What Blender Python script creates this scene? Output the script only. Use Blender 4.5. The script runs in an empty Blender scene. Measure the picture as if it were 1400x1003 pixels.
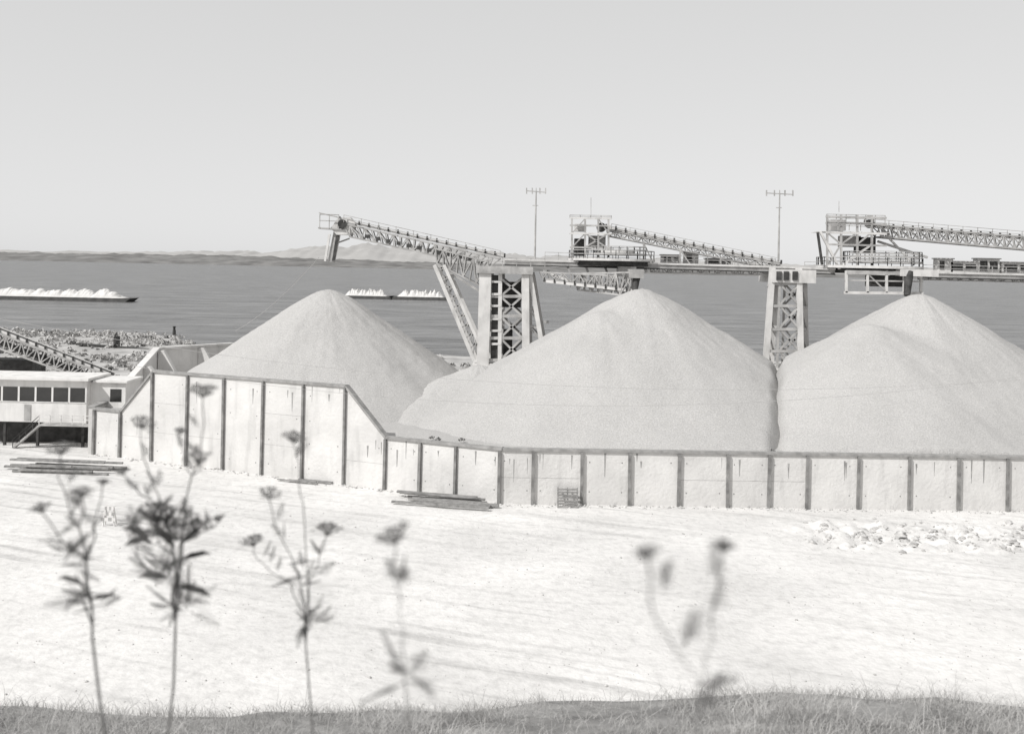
import bpy, math, random
from mathutils import Vector, noise, Matrix
random.seed(7)
R=random.random
sc=bpy.context.scene
# ---------------------------------------------------------------- survey helper
F=1400.0; A=math.radians(1.2); CZ=23.0
def P(u,v,d):
    du=u-700; dv=v-364
    x=math.cos(A)*du+math.sin(A)*dv
    z=-math.sin(A)*du+math.cos(A)*dv
    return Vector((x*d/F,d,CZ-z*d/F))
def N(x,y,z=0): return noise.noise(Vector((x,y,z)))
# ---------------------------------------------------------------- materials
def mat(name,c,var=0.15,scale=1.0,rough=0.9,bump=0.0,bscale=None,stretch=(1,1,1),c2=None,spec=0.2,detail=6,rot=0):
    m=bpy.data.materials.new(name); m.use_nodes=True
    nt=m.node_tree; b=nt.nodes["Principled BSDF"]
    tc=nt.nodes.new("ShaderNodeTexCoord"); mp=nt.nodes.new("ShaderNodeMapping")
    mp.inputs["Scale"].default_value=stretch; mp.inputs["Rotation"].default_value=(0,0,rot)
    nt.links.new(tc.outputs["Object"],mp.inputs[0])
    n=nt.nodes.new("ShaderNodeTexNoise"); n.inputs["Scale"].default_value=scale; n.inputs["Detail"].default_value=detail
    nt.links.new(mp.outputs[0],n.inputs["Vector"])
    r=nt.nodes.new("ShaderNodeValToRGB")
    lo=c*(1-var) if c2 is None else c2
    hi=min(0.9,c*(1+var)) if c2 is None else c
    r.color_ramp.elements[0].position=0.3; r.color_ramp.elements[1].position=0.7
    r.color_ramp.elements[0].color=(lo,lo*.985,lo*.965,1); r.color_ramp.elements[1].color=(hi,hi*.985,hi*.965,1)
    nt.links.new(n.outputs[0],r.inputs[0]); nt.links.new(r.outputs[0],b.inputs["Base Color"])
    b.inputs["Roughness"].default_value=rough; b.inputs["Specular IOR Level"].default_value=spec
    if bump:
        n2=nt.nodes.new("ShaderNodeTexNoise"); n2.inputs["Scale"].default_value=bscale or scale*4; n2.inputs["Detail"].default_value=8
        nt.links.new(tc.outputs["Object"],n2.inputs["Vector"])
        bp=nt.nodes.new("ShaderNodeBump"); bp.inputs["Strength"].default_value=bump; bp.inputs["Distance"].default_value=0.2
        nt.links.new(n2.outputs[0],bp.inputs["Height"]); nt.links.new(bp.outputs[0],b.inputs["Normal"])
    return m
def mixin(m,scale,stretch,lo,hi,p0,p1,rot=0,detail=4,dist=0,patchy=0):
    """multiply the base colour by a second noise layer (stains, tracks); patchy>0 breaks it up into areas"""
    nt=m.node_tree; b=nt.nodes["Principled BSDF"]; src=b.inputs["Base Color"].links[0].from_socket
    tc=nt.nodes.new("ShaderNodeTexCoord"); mr=nt.nodes.new("ShaderNodeMapping"); mr.inputs["Rotation"].default_value=(0,0,rot)
    mp=nt.nodes.new("ShaderNodeMapping"); mp.inputs["Scale"].default_value=stretch
    nt.links.new(tc.outputs["Object"],mr.inputs[0]); nt.links.new(mr.outputs[0],mp.inputs[0])
    n=nt.nodes.new("ShaderNodeTexNoise"); n.inputs["Scale"].default_value=scale; n.inputs["Detail"].default_value=detail; n.inputs["Distortion"].default_value=dist
    nt.links.new(mp.outputs[0],n.inputs["Vector"])
    r=nt.nodes.new("ShaderNodeMapRange"); r.inputs[1].default_value=p0; r.inputs[2].default_value=p1; r.inputs[3].default_value=lo; r.inputs[4].default_value=hi
    nt.links.new(n.outputs[0],r.inputs[0])
    mx=nt.nodes.new("ShaderNodeMix"); mx.data_type='RGBA'; mx.blend_type='MULTIPLY'; mx.inputs[0].default_value=1
    if patchy:
        pn=nt.nodes.new("ShaderNodeTexNoise"); pn.inputs["Scale"].default_value=patchy; pn.inputs["Detail"].default_value=3
        nt.links.new(tc.outputs["Object"],pn.inputs["Vector"])
        pr=nt.nodes.new("ShaderNodeMapRange"); pr.inputs[1].default_value=.45; pr.inputs[2].default_value=.6; nt.links.new(pn.outputs[0],pr.inputs[0]); nt.links.new(pr.outputs[0],mx.inputs[0])
    nt.links.new(src,mx.inputs[6]); nt.links.new(r.outputs[0],mx.inputs[7]); nt.links.new(mx.outputs[2],b.inputs["Base Color"])
M_sand=mat("sand",0.46,0.05,0.12,0.95,0.35,6.0); mixin(M_sand,7,(1,1,1),0.76,1.08,0.3,0.7,detail=8)
M_conc=mat("concrete",0.63,0.06,0.5,0.9,0.3,3); mixin(M_conc,0.9,(1,1,0.15),0.80,1.03,0.22,0.45); mixin(M_conc,0.15,(1,1,1),0.9,1.03,0.35,0.6)
M_cap=mat("weathered_steel_cap",0.30,0.25,1.5,0.8)
M_post=mat("steel_post",0.22,0.35,1.2,0.8)
M_ground=mat("dusty_ground",0.64,0.05,0.10,0.95,0.4,2.5); mixin(M_ground,0.5,(0.06,1.0,1),0.84,1.03,0.26,0.44,rot=math.radians(22),dist=.6); mixin(M_ground,0.9,(0.03,1.0,1),0.72,1.0,0.32,0.46,rot=math.radians(21),detail=5,dist=.5,patchy=.028); mixin(M_ground,1.2,(1,1,1),0.88,1.03,0.3,0.55,detail=8); mixin(M_ground,0.05,(1,1,1),0.92,1.04,0.35,0.6)
M_hill=mat("dry_hillside",0.25,0.4,0.9,0.95,0.6,3)
M_shoreg=mat("shore_ground",0.40,0.25,0.2,0.95,0.5,2)
M_steel=mat("painted_steel",0.38,0.3,0.8,0.6,spec=0.4)
M_steelL=mat("light_painted_steel",0.6,0.12,0.6,0.6); mixin(M_steelL,1.0,(1,1,.3),0.75,1.03,0.25,0.5)
M_dark=mat("dark_steel",0.06,0.4,1.5,0.7)
M_belt=mat("rubber_belt",0.05,0.3,1,0.8)
M_white=mat("white_paint",0.68,0.06,0.8,0.6); mixin(M_white,1.0,(1,1,0.15),0.85,1.03,0.3,0.5)
M_glass=mat("window_glass",0.03,0.3,0.5,0.1,spec=0.6)
M_wood=mat("weathered_timber",0.26,0.35,2.0,0.9)
M_shrub=mat("dry_shrub",0.46,0.3,0.2,0.95)
M_plant=mat("dry_fennel",0.18,0.3,20,0.9)
M_leaf=mat("fennel_leaf",0.09,0.4,15,0.8)
M_grass=mat("dry_grass",0.40,0.4,1.2,0.9)
M_stone=mat("clod",0.48,0.3,2,0.95)
M_hills=mat("hazy_hills",0.39,0.10,0.003,1.0,spec=0)  # pale base colour stands in for distance haze
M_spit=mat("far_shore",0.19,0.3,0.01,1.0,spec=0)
M_cargo=mat("pale_cargo",0.62,0.1,0.3,0.95)
M_hull=mat("barge_hull",0.1,0.3,0.3,0.7)
M_wire=mat("cable",0.45,0.1,1,0.6)
M_rust=mat("stain",0.22,0.4,2,0.9)
# ---------------------------------------------------------------- mesh builder
class B:
    def __init__(s): s.v=[];s.f=[];s.m=[];s.mats=[]
    def mi(s,m):
        if m not in s.mats: s.mats.append(m)
        return s.mats.index(m)
    def add(s,vs,fs,m):
        o=len(s.v); s.v+= [tuple(p) for p in vs]; k=s.mi(m)
        for f in fs: s.f.append(tuple(i+o for i in f)); s.m.append(k)
    def beam(s,p,q,w,h,m,up=Vector((0,0,1))):
        p=Vector(p);q=Vector(q); d=(q-p)
        if d.length<1e-6: return
        d.normalize()
        if abs(d.dot(up))>0.98: up=Vector((0,1,0))
        sx=d.cross(up).normalized(); sz=sx.cross(d).normalized()
        vs=[]
        for e in (p,q):
            for a,b in ((-1,-1),(1,-1),(1,1),(-1,1)): vs.append(e+sx*a*w/2+sz*b*h/2)
        s.add(vs,[(3,2,1,0),(4,5,6,7),(0,1,5,4),(1,2,6,5),(2,3,7,6),(3,0,4,7)],m)
    def box(s,a,b,m):
        x0,x1=sorted((a[0],b[0]));y0,y1=sorted((a[1],b[1]));z0,z1=sorted((a[2],b[2]))
        vs=[(x0,y0,z0),(x1,y0,z0),(x1,y1,z0),(x0,y1,z0),(x0,y0,z1),(x1,y0,z1),(x1,y1,z1),(x0,y1,z1)]
        s.add(vs,[(3,2,1,0),(4,5,6,7),(0,1,5,4),(1,2,6,5),(2,3,7,6),(3,0,4,7)],m)
    def cyl(s,p,q,r,m,n=10,r2=None,cap=True):
        p=Vector(p);q=Vector(q);d=(q-p).normalized(); r2=r if r2 is None else r2
        up=Vector((0,0,1)) if abs(d.z)<.95 else Vector((0,1,0))
        a=d.cross(up).normalized(); b=a.cross(d)
        vs=[p+(a*math.cos(t)+b*math.sin(t))*r for t in [2*math.pi*i/n for i in range(n)]]
        vs+=[q+(a*math.cos(t)+b*math.sin(t))*r2 for t in [2*math.pi*i/n for i in range(n)]]
        fs=[(i,(i+1)%n,n+(i+1)%n,n+i) for i in range(n)]
        if cap: fs+=[tuple(reversed(range(n))),tuple(range(n,2*n))]
        s.add(vs,fs,m)
    def prism(s,poly,dvec,m):
        n=len(poly); poly=[Vector(p) for p in poly]; dvec=Vector(dvec)
        s.add(poly+[p+dvec for p in poly],[tuple(range(n)),tuple(reversed(range(n,2*n)))]+[(i,n+i,n+(i+1)%n,(i+1)%n) for i in range(n)],m)
    def obj(s,name,smooth=False,parent=None):
        me=bpy.data.meshes.new(name); me.from_pydata(s.v,[],s.f)
        for m in s.mats: me.materials.append(m)
        me.polygons.foreach_set("material_index",s.m)
        if smooth: me.polygons.foreach_set("use_smooth",[True]*len(s.f))
        me.update(); o=bpy.data.objects.new(name,me); sc.collection.objects.link(o)
        if parent: o.parent=parent
        return o
def grid(name,xs,ys,fz,m,smooth=True):
    b=B(); vs=[]; 
    for y in ys:
        for x in xs: vs.append(fz(x,y))
    nx=len(xs); fs=[(j*nx+i,j*nx+i+1,(j+1)*nx+i+1,(j+1)*nx+i) for j in range(len(ys)-1) for i in range(nx-1)]
    b.add(vs,fs,m); return b.obj(name,smooth)
def fr(a,b,s):
    n=max(1,int(round((b-a)/s))); return [a+(b-a)*i/n for i in range(n+1)]
# ---------------------------------------------------------------- ground
def sm(a,b,t):
    t=max(0,min(1,(t-a)/(b-a))); return t*t*(3-2*t)
def shore(x): return 322-52*sm(-115,-70,x)+6*N(x*.03,3.3)+3*N(x*.12,1.3)
HS=.295
def gz(x,y):
    if y<13: h=21.25-HS*max(y,-6)
    elif y<46: h=(21.25-13*HS)*(1-(y-13)/33)
    else: h=0
    if y<50: h+=(.08*N(x*.9,y*.9)+.45*N(x*.12,y*.1,4)*sm(4,12,y))*(1 if y<44 else .3)
    h+=.10*N(x*.15,y*.2)+.05*N(x*.9,y*.9)
    # loader ruts in the yard, right
    k=sm(22,30,x)*(1-sm(52,60,x))*sm(84,86,y)*(1-sm(93,96,y))
    if k>0: h+=k*(.6*N(x*.6,y*.6,6)+.45*N(x*1.5,y*1.4,2))
    if y>150:
        h+=.5*N(x*.05,y*.05)*sm(150,200,y)
        s=shore(x); h-=4*sm(s-8,s+12,y)
    return h
xs=[-3000,-1500,-800,-450,-300]+fr(-240,-64,4)+fr(-62,-12,1.2)+fr(-11,11,.5)+fr(12,22,1)+fr(22.5,62,.45)+fr(64,140,4)+[200,300,450,800,1500,3000]
ys=[-60,-30]+fr(-20,4,1.2)+fr(4.5,15,.5)+fr(16,46,1.2)+fr(47,83,1.2)+fr(83.5,97,.45)+fr(98,110,1.2)+fr(112,190,3)+fr(193,345,3)+[400]
g=grid("ground",xs,ys,lambda x,y:(x,y,gz(x,y)),M_ground)
g.data.materials.append(M_hill); g.data.materials.append(M_shoreg)
for p in g.data.polygons:
    if p.center.y<46: p.material_index=1
    if p.center.y>172: p.material_index=2
# ---------------------------------------------------------------- water
mw=bpy.data.materials.new("water"); mw.use_nodes=True; nt=mw.node_tree; b=nt.nodes["Principled BSDF"]
b.inputs["Roughness"].default_value=.3; b.inputs["Specular IOR Level"].default_value=.3
tc=nt.nodes.new("ShaderNodeTexCoord"); mp=nt.nodes.new("ShaderNodeMapping"); mp.inputs["Scale"].default_value=(.4,1,1); nt.links.new(tc.outputs["Object"],mp.inputs[0])
n=nt.nodes.new("ShaderNodeTexNoise"); n.inputs["Scale"].default_value=.22; n.inputs["Detail"].default_value=5; nt.links.new(mp.outputs[0],n.inputs["Vector"])
bp=nt.nodes.new("ShaderNodeBump"); bp.inputs["Strength"].default_value=1; bp.inputs["Distance"].default_value=2.2; nt.links.new(n.outputs[0],bp.inputs["Height"]); nt.links.new(bp.outputs[0],b.inputs["Normal"])
n2=nt.nodes.new("ShaderNodeTexNoise"); n2.inputs["Scale"].default_value=.06; n2.inputs["Detail"].default_value=12; n2.inputs["Roughness"].default_value=.65
nt.links.new(mp.outputs[0],n2.inputs["Vector"]); r=nt.nodes.new("ShaderNodeMapRange"); r.inputs[1].default_value=.35; r.inputs[2].default_value=.65; r.inputs[3].default_value=.055; r.inputs[4].default_value=.18
nt.links.new(n2.outputs[0],r.inputs[0]); nt.links.new(r.outputs[0],b.inputs["Base Color"])  # noise in the base colour stands in for distant wave shading
bw=B(); bw.add([(-40000,240,-1),(40000,240,-1),(40000,45000,-1),(-40000,45000,-1)],[(0,1,2,3)],mw); bw.obj("water")
# ---------------------------------------------------------------- far hills
def ridge(name,d0,prof,m,depth,seed):
    us=fr(-700,2100,4); b=B(); vs=[]; k=6
    for j in range(k+1):
        t=j/k; D=d0+depth*t
        for u in us:
            h=0
            for (a,ha),(c,hc) in zip(prof[:-1],prof[1:]):
                if a<=u<=c: h=ha+(hc-ha)*(u-a)/(c-a)
            nz=N(u*.02,seed+j*.6)*.35+N(u*.08,seed+9+j)*.2+N(u*.25,seed+4+j)*.08
            z=(h*(1+nz))*d0/F*math.sin(min(1,t*1.25)*math.pi/2)
            vs.append(((u-700)/F*d0*(1+.1*t),D,-1.5+max(0,z)))
    nx=len(us); b.add(vs,[(j*nx+i,j*nx+i+1,(j+1)*nx+i+1,(j+1)*nx+i) for j in range(k) for i in range(nx-1)],m)
    return b.obj(name,True)
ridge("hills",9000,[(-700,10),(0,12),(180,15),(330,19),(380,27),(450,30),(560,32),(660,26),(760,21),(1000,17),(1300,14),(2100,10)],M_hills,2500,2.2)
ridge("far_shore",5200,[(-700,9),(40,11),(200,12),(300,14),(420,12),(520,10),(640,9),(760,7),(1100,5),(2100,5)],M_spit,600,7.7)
# ---------------------------------------------------------------- retaining wall
wall_o=Vector((-.55,99,0)); L=Vector((-.9164,.4003,0)); LN=Vector((-.4003,-.9164,0))
def wl(s): return wall_o+L*s
bw=B()
prof=[(0,5.2),(13.0,5.2),(17.9,10.1),(43.6,10.1),(48.3,5.2),(52.5,5.2)]
def top(s):
    for (a,ha),(c,hc) in zip(prof[:-1],prof[1:]):
        if a<=s<=c: return ha+(hc-ha)*(s-a)/(c-a)
    return 5.2
poly=[wl(0)-LN*.4]+[wl(s)-LN*.4+Vector((0,0,h)) for s,h in prof]+[wl(52.5)-LN*.4]
poly[0].z=-.5; poly[-1].z=-.5
bw.prism(poly,LN*.4,M_conc)
def cap(p,q,nrm):
    bw.beam(p+nrm*-.17,q+nrm*-.17,.74,.24,M_cap)
for (a,ha),(c,hc) in zip(prof[:-1],prof[1:]):
    cap(wl(a)+Vector((0,0,ha+.122)),wl(c)+Vector((0,0,hc+.122)),LN)
posts=[5.0,9.0,13.0,17.9,23.1,28.3,33.5,38.6,43.6,48.3,52.3]
def post(p,nrm,h):
    w=random.uniform(.22,.3); ln=nrm.cross(Vector((0,0,1)))*random.uniform(-.05,.05)
    bw.beam(p+nrm*.15-Vector((0,0,.3)),p+nrm*.15+ln+Vector((0,0,h)),w,.3,M_post,up=nrm)
for s in posts: post(wl(s)+LN*.003,LN,top(s)-.02)
def dots(p,dirv,nrm,h,w):
    for fz in ((.5,) if h<7 else (.33,.66)):
        if R()<.6: bw.beam(p+dirv*.2+nrm*.004+Vector((0,0,h*fz)),p+dirv*(w-.2)+nrm*.004+Vector((0,0,h*fz)),.012,.022,M_cap)
    for fx in (.16,.84):
        for fz in ((.25,.8) if h<7 else (.12,.38,.62,.88)):
            c=p+dirv*w*fx+Vector((0,0,h*fz+.1*R())); 
            if R()<.75: bw.cyl(c-nrm*.02,c+nrm*.012,.065,M_rust,8)
    for k in range(4):
        if R()<.35:
            fx=.1+.8*R(); c=p+dirv*w*fx; hh=random.uniform(.5,2.4); z1=h-random.uniform(.02,1.0); ww=random.uniform(.03,.12)
            bw.prism([c+Vector((0,0,z1))-dirv*ww,c+Vector((0,0,z1))+dirv*ww,c+Vector((0,0,z1-hh))+dirv*ww*.3,c+Vector((0,0,z1-hh))-dirv*ww*.2],nrm*(.005+.001*k),M_cap)
ps=[0]+posts
for a,c in zip(ps[:-1],ps[1:]):
    dots(wl(a),L,LN,min(top(a),top(c)),c-a)
x0=wall_o.x; x1=95; 
def rw(x): return Vector((x,99+.03*(x-x0),0))
RD=(rw(10)-rw(0)).normalized(); RN=Vector((RD.y,-RD.x,0))
q=[rw(x0)-RN*.4,rw(x1)-RN*.4]
bw.prism([q[0]+Vector((0,0,-.5)),q[1]+Vector((0,0,-.5)),q[1]+Vector((0,0,5.2)),q[0]+Vector((0,0,5.2))],RN*.4,M_conc)
bw.beam(rw(x0)-RN*.17+Vector((0,0,5.322)),rw(x1)-RN*.17+Vector((0,0,5.322)),.74,.24,M_cap)
rps=[P(u,655,99.5+.02*(u-700)/14).x for u in (682,728,795,860,927,994,1050,1102,1172,1242,1310)]
while rps[-1]<90: rps.append(rps[-1]+4.85)
for x in rps: post(rw(x)+RN*.003,RN,5.18)
for a,c in zip(rps[:-1],rps[1:]): dots(rw(a),RD,RN,5.2,c-a)
bw.obj("retaining_wall")
# side wall with counterforts
bs=B()
sp=[((-49.0,120.5),5.2),((-49.4,127.5),5.2),((-50.2,146),10.1),((-42.5,157),10.1),((-38,163),9.0)]
for ((ax,ay),ah),((cx,cy),ch) in zip(sp[:-1],sp[1:]):
    a=Vector((ax,ay,-.5)); c=Vector((cx,cy,-.5)); d=(c-a).normalized(); n_=Vector((d.y,-d.x,0))
    bs.prism([a,c,Vector((cx,cy,ch)),Vector((ax,ay,ah))],n_*-.45,M_conc)
    bs.beam(Vector((ax,ay,ah+.15))-n_*.2,Vector((cx,cy,ch+.15))-n_*.2,.9,.3,M_cap if ah<6 and ch<6 else M_conc)
for (x,y) in ((-49.9,139.5),(-50.1,145.6),(-46.2,151.6),(-42.8,156.5)):
    h=10.0 if y>144 else 8.3
    bs.prism([(x+.02,y,2),(x+.02,y,h),(x+.8,y,h),(x+4.4,y-.6,4)],(0.1,.7,0),M_conc)
bs.obj("bin_side_wall")
# ---------------------------------------------------------------- sand
def yf(x): return (99+.03*(x-x0)+.42) if x>x0 else (99-(x-x0)*.4368+.46)
def bed(x,t):
    y=yf(x)+t*(176-yf(x))
    z=4.75+.25*N(x*.2,y*.2)+.1*N(x*.8,y*.8)
    z-=6*sm(150,174,y)
    return (x,y,z)
grid("sand_bed",fr(-48.7,95,.8),[i/90 for i in range(91)],bed,M_sand)
def cone(r,H,s,a=1.6): return H-s*(math.sqrt(r*r+a*a)-a)
def pile(name,cones,rad,seed,cut=None):
    cx,cy=cones[0][0],cones[0][1]
    na,nr=300,110; b=B(); vs=[(cx,cy,cones[0][2])]
    for j in range(1,nr+1):
        rr=rad*(j/nr)
        for i in range(na):
            t=2*math.pi*i/na; x=cx+rr*math.cos(t); y=cy+rr*math.sin(t)
            z=-9
            for (px,py,H,s,sd) in cones:
                r=math.hypot(x-px,y-py); an=math.atan2(y-py,x-px)
                k=1+.05*N(math.cos(an)*1.3,math.sin(an)*1.3,sd)
                zz=cone(r,H,s*k)+min(1,r/6)*(.20*N(math.cos(an)*4,math.sin(an)*4,r*.03+sd)+.09*N(math.cos(an)*13,math.sin(an)*13,r*.06+sd)*(.4+N(r*.2,an,sd)))
                if z<-8: z=zz
                else:
                    w=1.6; d=max(0,w-abs(z-zz))/w; z=max(z,zz)+d*d*w*.25
            z+=.22*N(x*.22,y*.22,seed)+.08*N(x*.9,y*.9,seed)+.04*N(x*2.4,y*2.4,seed)
            toe=5.0; 
            if z<toe+1.5: z=z+ .21*max(0,(toe+1.5-z))
            if cut: z-=cut(x,y)
            z=min(z,4.0+(1-rr/rad)*rad*1.3)
            if y<yf(x)+.1: z=min(z,4.4)
            vs.append((x,max(y,yf(x)+.1),z))
    fs=[(0,1+i,1+(i+1)%na) for i in range(na)]
    for j in range(nr-1):
        o=1+j*na
        fs+=[(o+i,o+na+i,o+na+(i+1)%na,o+(i+1)%na) for i in range(na)]
    b.add(vs,fs,M_sand); return b.obj(name,True)
def C(u,v,d,s,sd): p=P(u,v,d); return (p.x,p.y,p.z,s,sd)
def q_(x,y): return x-y*.2605+.3*N(y*.3,1.7)
pile("sand_pile",[C(449,396,138,.67,1.0)],25,1)
pile("sand_pile",[C(878,394,130,.60,2.0),C(820,429,125,.60,2.5)],33,2,cut=lambda x,y:1.5*max(0,q_(x,y)+.6) if y<145 else 0)
pile("sand_pile",[C(1257,402,130,.64,3.0),C(1190,443,123,.56,3.5),C(1148,480,121,.6,3.2),C(1330,452,132,.6,3.8)],36,3,cut=lambda x,y:1.3*max(0,-q_(x,y)+.9) if y<145 else 0)
pile("sand_pile",[C(1640,402,132,.62,4.0)],30,4)
pile("sand_pile",[C(655,500,128,.5,5.0)],18,5)
# ---------------------------------------------------------------- steel helpers
Y=Vector((0,1,0))
def rail(b,pts,h=1.1,t=.09,step=1.6,m=None):
    m=m or M_steel
    for p,q in zip(pts[:-1],pts[1:]):
        for k in (h,h*.55): b.beam(p+Vector((0,0,k)),q+Vector((0,0,k)),t,t,m)
        n=max(1,int((q-p).length/step))
        for i in range(n+1):
            c=p.lerp(q,i/n); b.beam(c,c+Vector((0,0,h)),t,t,m)
def truss(b,tp,tq,bp_,bq,hw,n,t=.2,m=None,x=False):
    m=m or M_steel
    for s in (-1,1):
        o=Y*hw*s
        b.beam(tp+o,tq+o,t,t,m); b.beam(bp_+o,bq+o,t,t,m)
        for i in range(n+1):
            f=i/n; a=tp.lerp(tq,f)+o; c=bp_.lerp(bq,f)+o
            b.beam(a,c,t*.7,t*.7,m)
            if i<n:
                a2=tp.lerp(tq,(i+1)/n)+o; c2=bp_.lerp(bq,(i+1)/n)+o
                if x: b.beam(a,c2,t*.55,t*.55,m); b.beam(c,a2,t*.55,t*.55,m)
                elif i%2: b.beam(a,c2,t*.65,t*.65,m)
                else: b.beam(c,a2,t*.65,t*.65,m)
    for i in range(n+1):
        f=i/n
        b.beam(bp_.lerp(bq,f)-Y*hw,bp_.lerp(bq,f)+Y*hw,t*.7,t*.7,m)
        b.beam(tp.lerp(tq,f)-Y*hw,tp.lerp(tq,f)+Y*hw,t*.5,t*.5,m)
def belt(b,p,q,w,z=0,rollers=True):
    o=Vector((0,0,z)); b.beam(p+o,q+o,w,.12,M_belt)
    b.beam(p+o-Y*(w/2+.12),q+o-Y*(w/2+.12),.12,.35,M_steelL); b.beam(p+o+Y*(w/2+.12),q+o+Y*(w/2+.12),.12,.35,M_steelL)
    n=int((q-p).length/1.3)
    for i in range(n+1):
        c=p.lerp(q,i/n)+o
        b.beam(c-Y*(w/2+.25)+Vector((0,0,-.1)),c-Y*(w/2+.25)+Vector((0,0,.45)),.22,.18,M_dark)
D=140
# ---- conveyor tower (left one, wide)
b=B()
for d,du in ((137.5,0),(143,4)):
    b.beam(P(664+du,365,d),P(660+du,500,d),1.6,1.3,M_steelL,up=Y)
    b.beam(P(718+du,365,d),P(719+du,500,d),1.0,1.3,M_steelL,up=Y)
    for v0,v1 in ((380,405),(405,432),(432,462),(462,492)):
        b.beam(P(684+du,v0,d),P(714+du,v1,d),.28,.28,M_steel); b.beam(P(714+du,v0,d),P(684+du,v1,d),.28,.28,M_steel)
        b.beam(P(666+du,v1,d),P(716+du,v1,d),.35,.4,M_steel)
    b.beam(P(684+du,370,d),P(683+du,496,d),.5,.5,M_steelL,up=Y)
    b.beam(P(724+du,372,d),P(744+du,490,d),.6,.5,M_steelL,up=Y)
    for v0 in (395,420,445,468):
        f=(v0-372)/118; b.beam(P(722+du,v0,d),P(724+20*f+du,v0+3,d),.25,.25,M_steel)
        b.beam(P(722+du,v0,d),P(724+20*(f+.17)+du,v0+20,d),.2,.2,M_steel)
    b.beam(P(594+du,362,d),P(648+du,492,d),.5,.5,M_steelL,up=Y)
    b.beam(P(607+du,362,d),P(655+du,470,d),.4,.4,M_steelL,up=Y)
    for i in range(9):
        f=i/9; g_=(i+.6)/9
        b.beam(P(594+54*f+du,362+130*f,d),P(607+48*g_+du,362+108*g_,d),.18,.18,M_steel)
        b.beam(P(594+54*(f+.08)+du,362+130*(f+.08),d),P(607+48*f+du,362+108*f,d),.18,.18,M_steel)
b.beam(P(652,368,140),P(728,370,140),7,1.0,M_steel)
for u in (664,719,745): b.beam(P(u,372,137.5),P(u+4,372,143),.5,.6,M_steel); b.beam(P(u,440,137.5),P(u+4,440,143),.35,.35,M_steel)
b.box(P(673,376,137.6),P(682,490,138.4),M_dark); b.box(P(686,385,141),P(712,420,142),M_dark); b.box(P(688,450,141),P(700,492,142),M_dark)
for v in (385,402,418,436,452,470): b.beam(P(672,v,137.3),P(685,v,137.3),.2,.3,M_steelL)
b.prism([P(646,497,137),P(748,497,137),P(748,507,137),P(735,560,137),P(665,560,137),P(646,507,137)],Y*7,M_conc)
rail(b,[P(648,363,136.6),P(745,365,136.6)])
b.obj("conveyor_tower")
# ---- conveyor tower right
b=B()
for d,du in ((137,0),(143,7)):
    b.beam(P(1056+du,366,d),P(1046+du,508,d),.75,.6,M_steelL,up=Y)
    b.beam(P(1092+du,366,d),P(1095+du,508,d),.75,.6,M_steelL,up=Y)
    b.beam(P(1066+du,380,d),P(1062+du,508,d),.3,.3,M_steel,up=Y)
    for v0,v1 in ((388,418),(418,450),(450,480),(480,508)):
        f=(v0-366)/142; g_=(v1-366)/142
        b.beam(P(1066+du,v0,d),P(1093+du,v1,d),.25,.25,M_steel); b.beam(P(1093+du,v0,d),P(1064+du,v1,d),.25,.25,M_steel)
        b.beam(P(1056-10*f+du,v0,d),P(1093+du,v0,d),.4,.35,M_steel)
for u in (1050,1095):
    for v in (390,420,450,480): b.beam(P(u,v,137),P(u+7,v,143),.3,.3,M_steel); b.beam(P(u,v,137),P(u+7,v+28,143),.2,.2,M_steel)
b.box(P(1056,368,136.5),P(1094,386,144),M_steelL)
for u in (1062,1072,1084): b.box(P(u,371,136.3),P(u+6,383,136.6),M_dark)
b.box(P(1041,504,136),P(1100,514,144.5),M_steelL)
b.prism([P(1056,514,137),P(1086,514,137),P(1078,540,137),P(1068,610,137),P(1056,610,137)],Y*5,M_conc)
b.prism([P(1051,514,137.5),P(1055.5,514,137.5),P(1055.5,610,137.5),P(1050,610,137.5)],Y*2,M_dark)  # dark strip added beside the pier as its shadow line
b.obj("conveyor_tower")
# ---- stacker A (left boom)
b=B()
tp,tq=P(470,306,D),P(684,354,D); bp_,bq=P(480,324,D),P(668,366,D)
truss(b,tp,tq,bp_,bq,1.1,22,.22)
belt(b,P(466,302,D),P(690,352,D),1.2,.1)
rail(b,[P(470,304,138.6),P(684,353,138.6)],1.0,.08,2.2)
truss(b,P(596,340,D),P(668,358,D),P(598,360,D),P(660,392,D),1.3,7,.22)
b.beam(P(598,362,138.7),P(656,398,138.7),.3,.3,M_steel)
b.prism([P(452,312,139),P(462,298,139),P(478,297,139),P(486,306,139),P(480,321,139),P(460,321,139)],Y*2,M_steelL)
b.box(P(462,304,138.9),P(472,313,138.95),M_dark)
b.cyl(P(468,306,138.6),P(468,306,141.4),.6,M_dark,14)
b.beam(P(437,312,D),P(470,314,D),2.4,.2,M_steel)
rail(b,[P(437,312,138.8),P(463,313,138.8)],1.9,.1,1.0); rail(b,[P(437,312,141.2),P(463,313,141.2)],1.9,.1,1.0)
b.beam(P(436,291,D),P(474,300,D),.15,.15,M_steel)
b.cyl(P(461,318,D),P(453,358,D),.52,M_steel,14); b.beam(P(450.5,320,139.3),P(444.5,357,139.3),.3,.3,M_steelL,up=Y)  # pale strip paints the lit left side of the chute
b.beam(P(462,318,139.4),P(456,356,139.4),.35,.25,M_dark,up=Y)  # dark strip paints the shaded right side of the chute
b.beam(P(478,326,D),P(456,334,D),.2,.2,M_steel)
for i in range(12):
    u=500+i*14; v=310+(u-470)*.224
    b.box(P(u,v+4,138.75),P(u+6,v+9,138.8),M_dark)
b.obj("stacker_conveyor")
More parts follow.
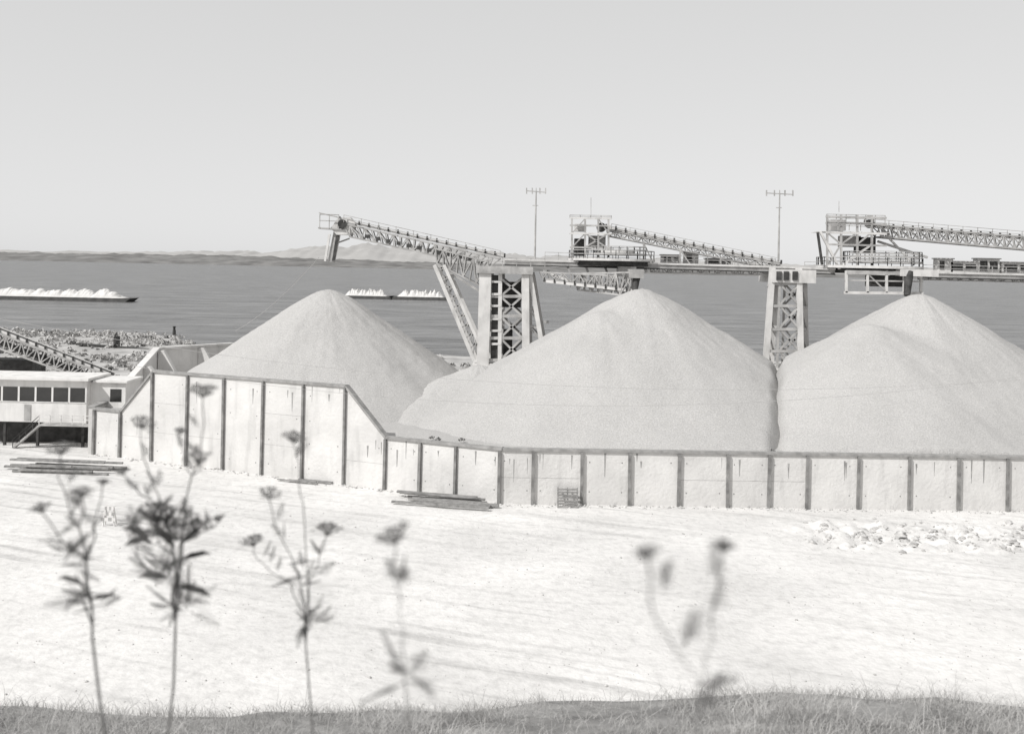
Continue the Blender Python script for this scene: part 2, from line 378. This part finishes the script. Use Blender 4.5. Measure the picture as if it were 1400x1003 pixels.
# ---- main conveyor bridge
b=B()
def deck(u0,v0,u1,v1,d=140,h=.75,w=4.2):
    b.beam(P(u0,v0,d),P(u1,v1,d),w,h,M_steel)
    b.beam(P(u0,v0-3,d)-Y*(w/2+.1),P(u1,v1-3,d)-Y*(w/2+.1),.18,.25,M_steelL)
    b.beam(P(u0,v0+4,d)-Y*(w/2+.1),P(u1,v1+4,d)-Y*(w/2+.1),.18,.16,M_dark)
deck(690,358,1062,368); deck(1062,368,1135,371); deck(1250,375,1640,384)
rail(b,[P(745,355,137.8),P(1060,364,137.8)],1.0,.07,1.8)
rail(b,[P(1100,368,137.8),P(1135,369,137.8)],1.0,.07,1.8)
rail(b,[P(1262,372,137.8),P(1640,381,137.8)],1.0,.07,1.8)
truss(b,P(892,362,D),P(1055,368,D),P(892,372,D),P(1055,376,D),1.8,14,.16)
truss(b,P(1262,374,D),P(1640,384,D),P(1262,382,D),P(1640,392,D),1.8,26,.16)
for (u,v,w,h,o) in ((936,361,16,15,0),(966,363,30,9,1),(905,360,22,11,1),(1282,372,14,18,0),(1300,373,30,15,1),(1337,374,22,20,0),(1370,375,40,16,1)):
    p=P(u,v,141.2); qq=P(u+w,v,142.8); zt=P(u,v-h,141.2).z
    b.box((p.x,141.2,p.z-.2),(qq.x,142.8,zt),M_steelL)
    b.box((p.x-.15,141,zt),(qq.x+.15,143,zt+.15),M_steel)
    b.box((p.x+.25,141.12,p.z+.4),(p.x+.25+w*.045,141.16,zt-.25),M_dark)
    if w>20: b.box((p.x+.5+w*.05,141.12,p.z+.5),(qq.x-.3,141.16,zt-.3),M_dark)
for i in range(10):
    u=985+i*8; b.beam(P(u,366,138.5),P(u,359-(i%3),138.5),.12,.12,M_steel)
b.obj("conveyor_bridge")
# ---- stacker B
def disc(b,c,r,h,m,n=40,r0=0):
    vs=[];
    for z in (0,h):
        for i in range(n): t=2*math.pi*i/n; vs.append(c+Vector((r*math.cos(t),r*math.sin(t),z)))
    b.add(vs,[tuple(reversed(range(n))),tuple(range(n,2*n))]+[(i,(i+1)%n,n+(i+1)%n,n+i) for i in range(n)],m)
def ringrail(b,c,r,h=1.1,t=.08,n=24):
    pts=[c+Vector((r*math.cos(2*math.pi*i/n),r*math.sin(2*math.pi*i/n),0)) for i in range(n+1)]
    rail(b,pts,h,t,3)
b=B()
c=P(836,357,D); disc(b,c,5.9,.3,M_steelL); disc(b,c-Vector((0,0,.6)),5.2,.6,M_dark); ringrail(b,c+Vector((0,0,.3)),5.8)
c2=P(842,349,D); disc(b,c2,4.2,.25,M_steel); ringrail(b,c2+Vector((0,0,.25)),4.1,.9)
disc(b,P(840,346,D),2.8,.35,M_steelL)
for d in (138,142):
    for u in (782,800,818,832): b.beam(P(u,352,d),P(u,299,d),.24,.24,M_steel,up=Y)
    for v in (298,308,319,338): b.beam(P(779,v,d),P(836,v+1,d),.26,.22,M_steelL if v in(319,298) else M_steel)
    b.beam(P(782,338,d),P(800,319,d),.18,.18,M_steel); b.beam(P(800,338,d),P(832,319,d),.2,.2,M_steel); b.beam(P(800,319,d),P(832,340,d),.2,.2,M_steel)
    b.beam(P(782,319,d),P(800,299,d),.14,.14,M_steel); b.beam(P(818,299,d),P(832,319,d),.14,.14,M_steel)
b.box(P(780,318,138),P(838,321,142),M_steelL)
b.box(P(806,322,139),P(826,340,141),M_steel); b.box(P(786,326,139),P(798,350,141),M_dark)
b.box(P(786,306,139),P(800,317,141),M_steelL); b.cyl(P(822,311,138.6),P(822,311,141.4),.65,M_dark,14)
rail(b,[P(779,298,138),P(836,299,138)],.4,.08,1.2)
truss(b,P(830,315,D),P(1064,362,D),P(833,323,D),P(1064,369,D),.9,24,.16)
belt(b,P(828,312,D),P(1066,361,D),1.1,.1)
rail(b,[P(836,314,138.8),P(1064,361,138.8)],.8,.06,2.4)
for u in (880,930,985): 
    v=315+(u-830)*.2; b.beam(P(u,v+7,139),P(u,361,139),.2,.2,M_steel,up=Y); b.beam(P(u,v+7,139),P(u+14,362,139),.15,.15,M_steel)
truss(b,P(738,372,138),P(868,378,134),P(742,380,138),P(862,402,134),1.0,12,.2)
truss(b,P(785,374,137),P(876,372,133),P(790,396,137),P(866,405,133),1.0,8,.2)
belt(b,P(744,384,137),P(870,398,133),1.0,0)
rail(b,[P(780,395,135.5),P(862,404,133)],.9,.08,1.2)
b.box(P(862,368,131),P(876,380,134),M_steel); b.cyl(P(870,380,132),P(868,398,131),.5,M_dark,12,r2=.35)
b.box(P(846,364,136),P(866,376,139),M_steelL)
b.beam(P(752,374,138.5),P(800,392,136.5),.3,.3,M_steelL)
for u in (775,800,826,850,880): b.beam(P(u,362,138),P(u+4,372,138),.3,.3,M_steel,up=Y)
b.beam(P(808,296,D),P(808,270,D),.07,.07,M_steel)
b.obj("stacker_conveyor")
# ---- stacker C
b=B()
c=P(1188,367,D); disc(b,c,7.0,.35,M_steelL); disc(b,c-Vector((0,0,.7)),5.4,.7,M_dark); ringrail(b,c+Vector((0,0,.35)),6.9)
c=P(1206,360,D); disc(b,c,5.2,.25,M_steel); ringrail(b,c+Vector((0,0,.25)),5.1,1.3)
for v in (346,350,354,358): b.beam(P(1160,v,134.6),P(1256,v+2,134.6),.1,.16,M_steel)
for d in (137.5,142):
    for u in (1131,1150,1172,1192): b.beam(P(u,365,d),P(u,294,d),.26,.26,M_steel,up=Y)
    for v in (296,305,318,334): b.beam(P(1129,v,d),P(1212,v+2,d),.28,.24,M_steelL if v in(318,) else M_steel)
    b.beam(P(1121,316,d),P(1148,368,d),.35,.3,M_steelL); b.beam(P(1131,318,d),P(1150,334,d),.18,.18,M_steel)
    b.beam(P(1150,334,d),P(1172,318,d),.2,.2,M_steel); b.beam(P(1172,334,d),P(1192,318,d),.2,.2,M_steel)
    b.beam(P(1131,364,d),P(1150,334,d),.2,.2,M_steel); b.beam(P(1150,364,d),P(1192,334,d),.25,.25,M_steelL)
    b.beam(P(1118,318,d),P(1124,362,d),.3,.3,M_dark,up=Y)
b.box(P(1122,316,137.5),P(1200,320,142),M_steelL)
b.box(P(1152,322,139),P(1170,338,141),M_steel); b.box(P(1174,324,139),P(1190,346,141),M_dark); b.box(P(1136,300,139),P(1150,316,141),M_steel)
rail(b,[P(1130,304,137.4),P(1210,306,137.4)],1.1,.09,1.3); rail(b,[P(1130,314,137.3),P(1192,316,137.3)],1.1,.09,1.3)
for i in range(8):
    t=math.pi*i/8; t2=math.pi*(i+1)/8
    b.beam(P(1188-6*math.cos(t),304-8*math.sin(t),138),P(1188-6*math.cos(t2),304-8*math.sin(t2),138),.2,.3,M_steel)
b.cyl(P(1188,306,138.6),P(1188,306,141.4),.6,M_dark,14)
truss(b,P(1195,308,D),P(1640,344,D),P(1200,324,D),P(1640,362,D),1.2,34,.22,x=True)
belt(b,P(1192,306,D),P(1640,342,D),1.2,-.3)
rail(b,[P(1195,309,138.6),P(1640,345,138.6)],.9,.07,2.0)
b.beam(P(1200,330,D),P(1268,352,D),.35,.3,M_steel); b.beam(P(1212,322,D),P(1250,362,D),.25,.25,M_steelL)
for d in (133.5,137.5):
    for u in (1157,1186,1212,1236,1259): b.beam(P(u,370,d),P(u,400,d),.3,.3,M_steelL,up=Y)
    b.beam(P(1154,400,d),P(1262,401,d),.3,.35,M_steelL); b.beam(P(1154,383,d),P(1262,385,d),.18,.18,M_steel)
    b.beam(P(1157,372,d),P(1262,374,d),.4,.5,M_steel); b.beam(P(1186,374,d),P(1212,399,d),.16,.16,M_steel)
b.cyl(P(1243,372,132.5),P(1240,404,131.5),.6,M_dark,12,r2=.4); b.box(P(1190,376,135),P(1232,392,137),M_dark)
b.box(P(1236,368,132),P(1262,378,137),M_steelL)
b.beam(P(1147,290,D),P(1147,275,D),.07,.07,M_steel)
b.obj("stacker_conveyor")
# ---- poles with crossbar
for (u,v0,v1,w) in ((1066,264,366,18),(733,261,360,13)):
    b=B(); b.cyl(P(u-2,v1,D),P(u,v0,D),.15,M_steel,8,r2=.09)
    b.beam(P(u-w,v0,D),P(u+w,v0+2,D),.13,.13,M_steel)
    for k in (-w,-w*.4,w*.4,w): b.beam(P(u+k,v0-4,D),P(u+k,v0+4,D),.16,.16,M_steel)
    b.beam(P(u,v0-4,D),P(u,v0,D),.1,.1,M_steel); b.beam(P(u-5,v0+20,D),P(u+3,v0+20,D),.1,.1,M_steel)
    b.obj("utility_pole")
# ---------------------------------------------------------------- wires
def wire(pts,r,name="power_line"):
    cu=bpy.data.curves.new(name,'CURVE'); cu.dimensions='3D'; cu.bevel_depth=r; s=cu.splines.new('POLY'); n=40
    p,q,sag=pts; s.points.add(n)
    for i in range(n+1):
        t=i/n; c=p.lerp(q,t); c.z-=sag*4*t*(1-t); s.points[i].co=(*c,1)
    cu.materials.append(M_wire); o=bpy.data.objects.new(name,cu); sc.collection.objects.link(o)
wire((P(-150,405,62),P(1600,500,62),3.2),.010)
wire((P(-150,430,60),P(1600,480,60),4.2),.010)
wire((P(436,352,140),P(322,452,180),1.0),.03,"guy_cable")
# ---------------------------------------------------------------- barges
def barge(u0,u1,v,dist,humps,seed):
    b=B(); p=P(u0,v,dist); q=P(u1,v,dist); x0_,x1_=p.x,q.x; y=dist; W=14
    b.prism([(x0_,y,-1.3),(x1_,y,-1.3),(x1_+3,y,1.0),(x0_-3,y,1.0)],(0,W,0),M_hull)
    nx=200; ny=14; vs=[]
    for j in range(ny+1):
        for i in range(nx+1):
            t=i/nx; s=j/ny; x=x0_+2+(x1_-x0_-4)*t
            e=min(1,t*9,(1-t)*9)
            h=(2.8+1.3*abs(math.sin(t*math.pi*humps+seed+1.5*N(t*5,seed)))+1.6*N(t*22,seed,s*2)+.8*N(t*70,seed,s*4))*math.sin(s*math.pi)**.8*e
            vs.append((x,y+.6+(W-1.2)*s,1.01+max(0,h)))
    b.add(vs,[(j*(nx+1)+i,j*(nx+1)+i+1,(j+1)*(nx+1)+i+1,(j+1)*(nx+1)+i) for j in range(ny) for i in range(nx)],M_cargo)
    b.obj("barge")
barge(-30,170,411,560,9,.3); barge(466,532,408,690,5,1.0); barge(538,610,409,690,5,2.0)
b=B(); p=P(238,461,312); z=-1
b.cyl((p.x,312,z-.3),(p.x,312,z+1.0),1.5,M_rust,9,r2=.9); b.cyl((p.x,312,z+1),(p.x,312,z+2.6),.55,M_dark,8,r2=.45); b.cyl((p.x,312,z+2.6),(p.x,312,z+3.6),.3,M_dark,8,r2=.5); b.obj("channel_marker")
b=B()
b.beam(P(105,470,262),P(205,478,262),1.6,.5,M_dark); b.beam(P(108,480,262),P(150,486,262),.8,.4,M_dark)
for u,v in ((112,471),(128,472),(148,473),(170,475),(192,477)): b.beam(P(u,v,262),P(u+3,v+12,262),.5,.5,M_dark,up=Y)
b.beam(P(112,471,261.5),P(150,484,261.5),.35,.35,M_dark); b.beam(P(135,472,261.5),P(120,484,261.5),.3,.3,M_dark)
b.box(P(155,460,261),P(164,473,264),M_dark); b.beam(P(157,459,262),P(160,455,262),.4,.4,M_dark)
b.obj("loading_jetty")
# ---------------------------------------------------------------- shoreline shrubs
b=B()
def clump(b,c,r,n,m,flat=.7,leaf=.3):
    for i in range(n):
        th=R()*6.283; ph=math.acos(random.uniform(-.1,1)); rr=r*(.45+.55*R())
        p=c+Vector((math.cos(th)*math.sin(ph)*rr,math.sin(th)*math.sin(ph)*rr,math.cos(ph)*rr*flat))
        a=Vector((R()-.5,R()-.5,R()-.5)).normalized()*leaf*(.6+R()); d=Vector((R()-.5,R()-.5,R()-.5)).normalized()*leaf*(.6+R())
        b.add([p-a,p+d,p+a,p-d],[(0,1,2,3)],m)
M_shrub2=mat("dark_shrub",0.22,0.4,0.3,0.95)  # darker shrub tone for random clumps and the weeds
for i in range(2600):
    x=random.uniform(-230,-20); y=random.uniform(180,320)
    if y>shore(x)-1: continue
    if N(x*.03,y*.03,2)<-.2 : continue
    r=random.uniform(.6,2.1)
    if abs(x-P(150,470,262).x)<12 and y<262 and y>225: r*=.35
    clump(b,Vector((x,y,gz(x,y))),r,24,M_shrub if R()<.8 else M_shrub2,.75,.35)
for i in range(350):
    x=random.uniform(-20,220); y=random.uniform(185,262)
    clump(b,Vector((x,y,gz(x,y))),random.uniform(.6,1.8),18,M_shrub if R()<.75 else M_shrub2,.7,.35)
b.obj("shoreline_shrubs")
# ---------------------------------------------------------------- control building left
b=B(); d=124
z0=P(60,577,d).z; z1=P(60,519,d).z; xa=P(-40,560,d).x; xb=P(118,560,d).x; xc=P(166,560,d).x
b.box((xa,d,z0),(xb,d+6,z1),M_white); b.box((xb+.003,d+1.2,z0),(xc,d+6,z1-.3),M_white)
b.box((xa-.5,d-.6,z1),(xb+.4,d+6.4,z1+.3),M_white); b.box((xb+.403,d+.8,z1-.3),(xc+.3,d+6.3,z1-.05),M_white)
zw0=z0+2.5; zw1=z1-.9
for i in range(-4,4):
    u=50+i*23; p0=P(u,540,d).x; p1=P(u+20,540,d).x
    if p1>xb-.1: continue
    b.box((p0,d-.03,zw0),(p1,d+.02,zw1),M_glass)
    b.box((p0-.1,d-.07,zw0-.12),(p1+.1,d-.004,zw0-.002),M_steelL)
b.box((xb+1.0,d+1.15,z0+.1),(xb+1.9,d+1.19,z0+2.3),M_steel); b.box((xb+2.4,d+1.15,zw0),(xc-.5,d+1.19,zw1-.2),M_glass)
b.box((xb-5,d-1.6,z0-.2),(xc,d-.004,z0-.02),M_steel)
rail(b,[Vector((xb-5,d-1.5,z0)),Vector((xc,d-1.5,z0))],1.1,.08,1.2,M_steelL)
for x in (xa+.5,xa+4,xa+8,xb-.5,xc-.4):
    for y in (d+.4,d+5.5): b.beam((x,y,-.3),(x,y,z0),.3,.3,M_dark,up=Y)
b.box((xa,d+3,0),(xb+1,d+5.4,z0-.3),M_dark)  # dark box added to stand for the shade beneath the floor
b.beam((xb-5,d-1,z0-.1),(xb-8,d-1.2,0.1),1.0,.2,M_steel)
rail(b,[Vector((xb-5,d-1.5,z0)),Vector((xb-8,d-1.7,.1))],1,.07,1,M_dark)
b.box((xa+6.5,d-.06,z0+.2),(xa+7.3,d-.03,z0+2.1),M_steel)
b.obj("control_building")
b=B(); dd=136
truss(b,P(-60,430,dd),P(152,512,dd),P(-60,452,dd),P(140,524,dd),1.1,20,.22,m=M_steel,x=False)
belt(b,P(-60,428,dd),P(154,512,dd),1.2,.1); b.beam(P(-60,445,dd),P(146,522,dd),1.6,.3,M_dark)
for u in (-20,60,110): 
    v=440+(u+60)*.37; b.beam(P(u,v,dd),Vector((P(u,v,dd).x,dd,0)),.4,.4,M_dark,up=Y)
b.box(P(-60,490,dd+2),P(58,520,dd+5),M_dark)
b.obj("inclined_conveyor")
# ---------------------------------------------------------------- yard clutter
def plank(b,x,y,l,ang,z,w=.3,h=.2,m=None):
    d_=Vector((math.cos(ang),math.sin(ang),0)); c=Vector((x,y,z)); b.beam(c-d_*l/2,c+d_*l/2+Vector((0,0,.05*R())),w,h,m or M_wood)
b=B()
for i in range(16): plank(b,-50+R()*5,113.5-R()*5,random.uniform(6,12),-.12+.06*R(),.12+.22*(i%4)+gz(-50,111),.35,.2)
b.obj("timber_stack")
b=B()
for i in range(9): plank(b,-6.5+R()*2,100.3-i*.45,random.uniform(6,9.5),-.22+.04*R(),.12+gz(-6,99)+.02*i,.28,.2,M_wood)
for i in range(4): p=-7+R(); b.cyl((p-4,101.6-i*.3,.5),(p+4,99.6-i*.3,.5),.11,M_post,8)
b.obj("timber_stack")
b=B()
for i in range(6): plank(b,-22+R()*8,106.5+R()*1.0,random.uniform(2,5),-.42+.1*R(),.1+gz(-20,106),.22,.12)
b.obj("loose_planks")
b=B(); p=P(762,690,98.2); qq=P(790,690,98.2)
for i in range(7):
    z=.15+i*.25; b.beam((p.x,97.9+.12*i,z),(qq.x,97.9+.12*i,z),.05,.16,M_wood)
for x in (p.x+.05,(p.x+qq.x)/2,qq.x-.05): b.beam((x,97.95,0),(x,98.8,1.8),.12,.1,M_wood)
b.obj("wooden_pallet")
b=B(); p=P(150,715,88)
for s in (-.5,.5):
    b.beam((p.x+s,87.7,gz(p.x,88)-.1),(p.x+s*.6,88,1.7),.1,.1,M_white); b.beam((p.x+s,88.3,gz(p.x,88)-.1),(p.x+s*.6,88,1.7),.1,.1,M_white)
for i,z in enumerate((.5,.95,1.4)):
    w=.62-.12*i
    for k in range(4): b.box((p.x-w+k*w/2,87.6+.1*i,z),(p.x-w+(k+1)*w/2-.002,87.65+.1*i,z+.28),M_white if (k+i)%2 else M_steel)
b.obj("road_barricade")
def rock(b,c,r,m):
    n=5; vs=[c+Vector((0,0,r*.8))]
    o=R()*6
    for k,(zz,rr) in enumerate(((.45,.75),(-.1,1.0))):
        for i in range(n):
            t=o+6.283*i/n+k*.5; q=rr*r*(.75+.5*R()); vs.append(c+Vector((math.cos(t)*q,math.sin(t)*q,r*zz*(.7+.6*R()))))
    fs=[(0,1+i,1+(i+1)%n) for i in range(n)]+[(1+i,1+n+i,1+n+(i+1)%n,1+(i+1)%n) for i in range(n)]
    b.add(vs,fs,m)
b=B()
for i in range(800):
    u=random.uniform(1100,1400); v=726+18*(u-1110)/300*.6+random.gauss(0,10)
    D_=23*1400/(v-364-.021*(u-700)); p=P(u,v,D_)
    if N(p.x*.5,D_*.5,3)<-.05: continue
    rock(b,Vector((p.x,D_,gz(p.x,D_)-.05)),abs(random.gauss(0,.18))+.05,M_stone)
b.obj("rubble")
b=B()
for i in range(3600):
    x=random.uniform(-55,60); y=random.uniform(52,99) if x>-2 else random.uniform(52,99-x*.42)
    if N(x*.1,y*.1,5)<-.05 and R()<.8: continue
    rock(b,Vector((x,y,gz(x,y))),random.uniform(.02,.07)*(1 if R()<.95 else 2),M_stone)
for i in range(500):
    x=random.uniform(-48,60); y=(99-.0-(x+.55)*.4368 if x<-.5 else 99+.03*x)-abs(random.gauss(.5,.4))
    rock(b,Vector((x,y,gz(x,y))),random.uniform(.05,.2),M_stone)
b.obj("gravel")
b=B()
for (x,y,z,n) in ((P(1025,607,104).x,103.5,4.8,6),(P(600,590,108).x,106,5.0,3)):
    for i in range(n): clump(b,Vector((x+random.gauss(0,1),y+random.gauss(0,.4),z)),.35,40,M_shrub2,.7,.09)
b.obj("weeds")
# ---------------------------------------------------------------- foreground hillside grass
b=B()
def cover(x,y): return N(x*.5,y*.5,8)+.6*N(x*1.3,y*1.3,3)
for i in range(36000):
    y=6.5+8*R()**.8; x=random.uniform(-.62,.62)*y
    k=cover(x,y)
    if k<-.1 and R()<.7: continue
    z=gz(x,y); h=random.uniform(.08,.24)*(1+1.2*max(0,N(x*.9,y*.9,1))); t=R()*6.28; w=.0032
    if R()<.03: h*=1.9
    lean=Vector((random.gauss(0,.5),random.gauss(0,.4),1))*h
    s=Vector((math.cos(t),math.sin(t),0))*w; p=Vector((x,y,z-.03)); mid=p+lean*.55; tip=p+lean+Vector((lean.x*.8,lean.y*.6,-.04))
    b.add([p-s,p+s,mid+s*.7,mid-s*.7,tip],[(0,1,2,3),(3,2,4)],M_grass)
b.obj("dry_grass")
# ---------------------------------------------------------------- fennel plants
def tube(b,pts,r0,r1,m):
    n=len(pts)-1
    for i in range(n): b.cyl(pts[i],pts[i+1],r0+(r1-r0)*i/n,m,5,r2=r0+(r1-r0)*(i+1)/n,cap=False)
def umbel(b,c,r,up):
    up=up.normalized(); a=up.cross(Vector((0.3,1,0))).normalized(); e=a.cross(up)
    n=20
    for i in range(n):
        t=2.4*i+R()*.6; rr=r*math.sqrt((i+.5)/n)*random.uniform(.8,1.15); p=c+up*(r*.75-rr*.3+.2*r*R())+(a*math.cos(t)+e*math.sin(t))*rr
        mid=c.lerp(p,.55)+up*-.03*r
        tube(b,[c,mid,p],.0013,.0009,M_plant)
        for k in range(9):
            q=p+Vector((random.gauss(0,1),random.gauss(0,1),random.gauss(0,.5)))*r*.10
            s=r*.048*(.7+R()); b.add([q+Vector((s,0,0)),q+Vector((0,s,0)),q-Vector((s,0,0)),q-Vector((0,s,0)),q+Vector((0,0,s)),q-Vector((0,0,s))],[(0,1,4),(1,2,4),(2,3,4),(3,0,4),(1,0,5),(2,1,5),(3,2,5),(0,3,5)],M_plant)
def feather(b,p,dirv,l,m):
    dirv=dirv.normalized(); s=dirv.cross(Vector((R()-.5,R()-.5,R()))).normalized()
    tube(b,[p,p+dirv*l*.5,p+dirv*l],.0015,.0007,m)
    for i in range(9):
        f=.2+.8*i/9; c=p+dirv*l*f
        for sg in (-1,1):
            q=c+(dirv*.6+s*sg).normalized()*l*.35*(1.2-f); b.cyl(c,q,.0013,m,3,r2=.0005,cap=False)
def blade(b,p,dirv,l,w,m):
    dirv=dirv.normalized(); s=dirv.cross(Vector((R()-.5,-1,R()-.5))).normalized()*w
    q1=p+dirv*l*.35; q2=p+dirv*l*.75+Vector((0,0,-l*.06)); q3=p+dirv*l+Vector((0,0,-l*.2))
    b.add([p,q1+s,q2+s*.8,q3,q2-s*.8,q1-s],[(0,1,5),(1,2,4,5),(2,3,4)],m)
def wob(p,q,k,n=6,amp=.012):
    pts=[]; o=R()*50
    for i in range(n+1):
        t=i/n; c=p.lerp(q,t); e=math.sin(t*math.pi)
        pts.append(c+Vector((k*e+amp*N(t*3,o)*e*2,amp*N(t*3,o+9)*e*2,0)))
    return pts
def plant(d,stem,umbs,leaves=(),r0=.0042,blades=()):
    b=B(); base=P(stem[0],stem[1],d); g0=Vector((base.x+stem[2],d,0)); g0.z=gz(g0.x,d)-.02
    tube(b,wob(g0,base,.03,8,.03),r0*1.3,r0,M_plant)
    done=set()
    for (u,v,r,ju,jv) in umbs:
        dd_=d+random.uniform(-.35,.35); c=P(u,v+r*.8,dd_); j=P(ju,jv,d)
        if (ju,jv) not in done:
            tube(b,wob(base,j,.008*random.choice((-1,1))),r0*.85,r0*.65,M_plant); done.add((ju,jv))
        tube(b,wob(j,c,(c.x-j.x)*.18),r0*.6,.0018,M_plant)
        umbel(b,c,r*d/F,Vector((random.gauss(0,.25),random.gauss(-.15,.15),1)))
        for k in range(3):
            q=j.lerp(c,.2+.6*R()); feather(b,q,Vector((R()-.5,R()-.5,.5)),.06,M_plant)
    for (u,v,l,n) in leaves:
        for k in range(n):
            p=P(u+random.gauss(0,9),v+random.gauss(0,9),d+random.gauss(0,.06)); feather(b,p,Vector((random.gauss(0,.7),random.gauss(0,.4),random.gauss(.5,.5))),l*d/F*random.uniform(.6,1.2),M_leaf)
    for (u,v,du,dv,l,w) in blades:
        p=P(u,v,d); q=P(u+du,v+dv,d); blade(b,p,q-p,l*d/F,w*d/F,M_leaf)
    b.obj("fennel_plant")
plant(3.3,(240,850,-.10),[(277,528,19,262,650),(192,571,17,226,700),(271,620,16,262,650),(212,692,26,238,760),(300,704,10,250,740),(168,640,10,226,700),(246,585,9,262,650)],[(210,712,38,22),(240,735,40,22),(225,780,48,20),(262,715,34,9),(188,730,36,12),(246,825,50,16)],
  blades=[(205,735,-30,-18,42,5),(205,735,-34,4,36,5),(240,750,-22,-30,46,5),(246,745,24,-26,44,4.5),(246,765,36,-14,48,4.5),(232,790,-34,-8,46,5),(240,800,34,4,50,5),(222,722,14,-26,36,4)])
plant(2.9,(126,870,.12),[(84,606,19,108,720),(112,668,13,108,720),(58,690,13,118,770),(140,655,10,118,770)],[(110,760,40,12),(124,820,46,12),(100,720,30,6)],blades=[(118,800,-30,-14,44,4),(120,820,32,-10,46,4)])
plant(3.4,(418,880,.1),[(401,592,16,415,690),(367,669,15,398,760),(447,716,20,425,790),(347,732,18,398,800)],[(412,790,40,10),(420,850,44,9)],.0030)
plant(1.9,(556,950,.05),[(541,722,26,552,860)],[(555,920,60,5)],.0018)
plant(1.5,(955,980,-.04),[(988,738,20,962,900),(886,750,16,950,920)],[(955,950,50,3)],.0013)
# ---------------------------------------------------------------- light, sky, camera
S=Vector((-.60,-.50,.74)).normalized(); el=math.asin(S.z); rot=math.atan2(S.x,S.y)
w=bpy.data.worlds.new("World"); sc.world=w; w.use_nodes=True; nt=w.node_tree; bg=nt.nodes["Background"]
sky=nt.nodes.new("ShaderNodeTexSky"); sky.sky_type='NISHITA'; sky.sun_disc=False; sky.sun_elevation=el; sky.sun_rotation=rot; sky.dust_density=.6; sky.air_density=1.0
bwn=nt.nodes.new("ShaderNodeRGBToBW"); nt.links.new(sky.outputs[0],bwn.inputs[0])
pw=nt.nodes.new("ShaderNodeMath"); pw.operation='POWER'; pw.inputs[1].default_value=.2; nt.links.new(bwn.outputs[0],pw.inputs[0])
ml=nt.nodes.new("ShaderNodeMath"); ml.operation='MULTIPLY'; ml.inputs[1].default_value=4.55; nt.links.new(pw.outputs[0],ml.inputs[0])
nt.links.new(ml.outputs[0],bg.inputs[0]); bg.inputs[1].default_value=.12
ld=bpy.data.lights.new("sun",'SUN'); ld.energy=3.7; ld.angle=math.radians(.5); ld.color=(1,.985,.965)
lo=bpy.data.objects.new("sun",ld); lo.rotation_euler=S.to_track_quat('Z','Y').to_euler(); sc.collection.objects.link(lo)
cd=bpy.data.cameras.new("camera"); cd.sensor_width=36; cd.lens=36; cd.clip_start=.1; cd.clip_end=80000; cd.shift_y=-(501.5-364)/1400
cd.dof.use_dof=True; cd.dof.focus_distance=115; cd.dof.aperture_fstop=2.2
co=bpy.data.objects.new("camera",cd); co.location=(0,0,CZ); co.rotation_euler=(math.radians(90),-A,0); sc.collection.objects.link(co); sc.camera=co
sc.view_settings.view_transform='Standard'; sc.view_settings.look='None'; sc.view_settings.exposure=0
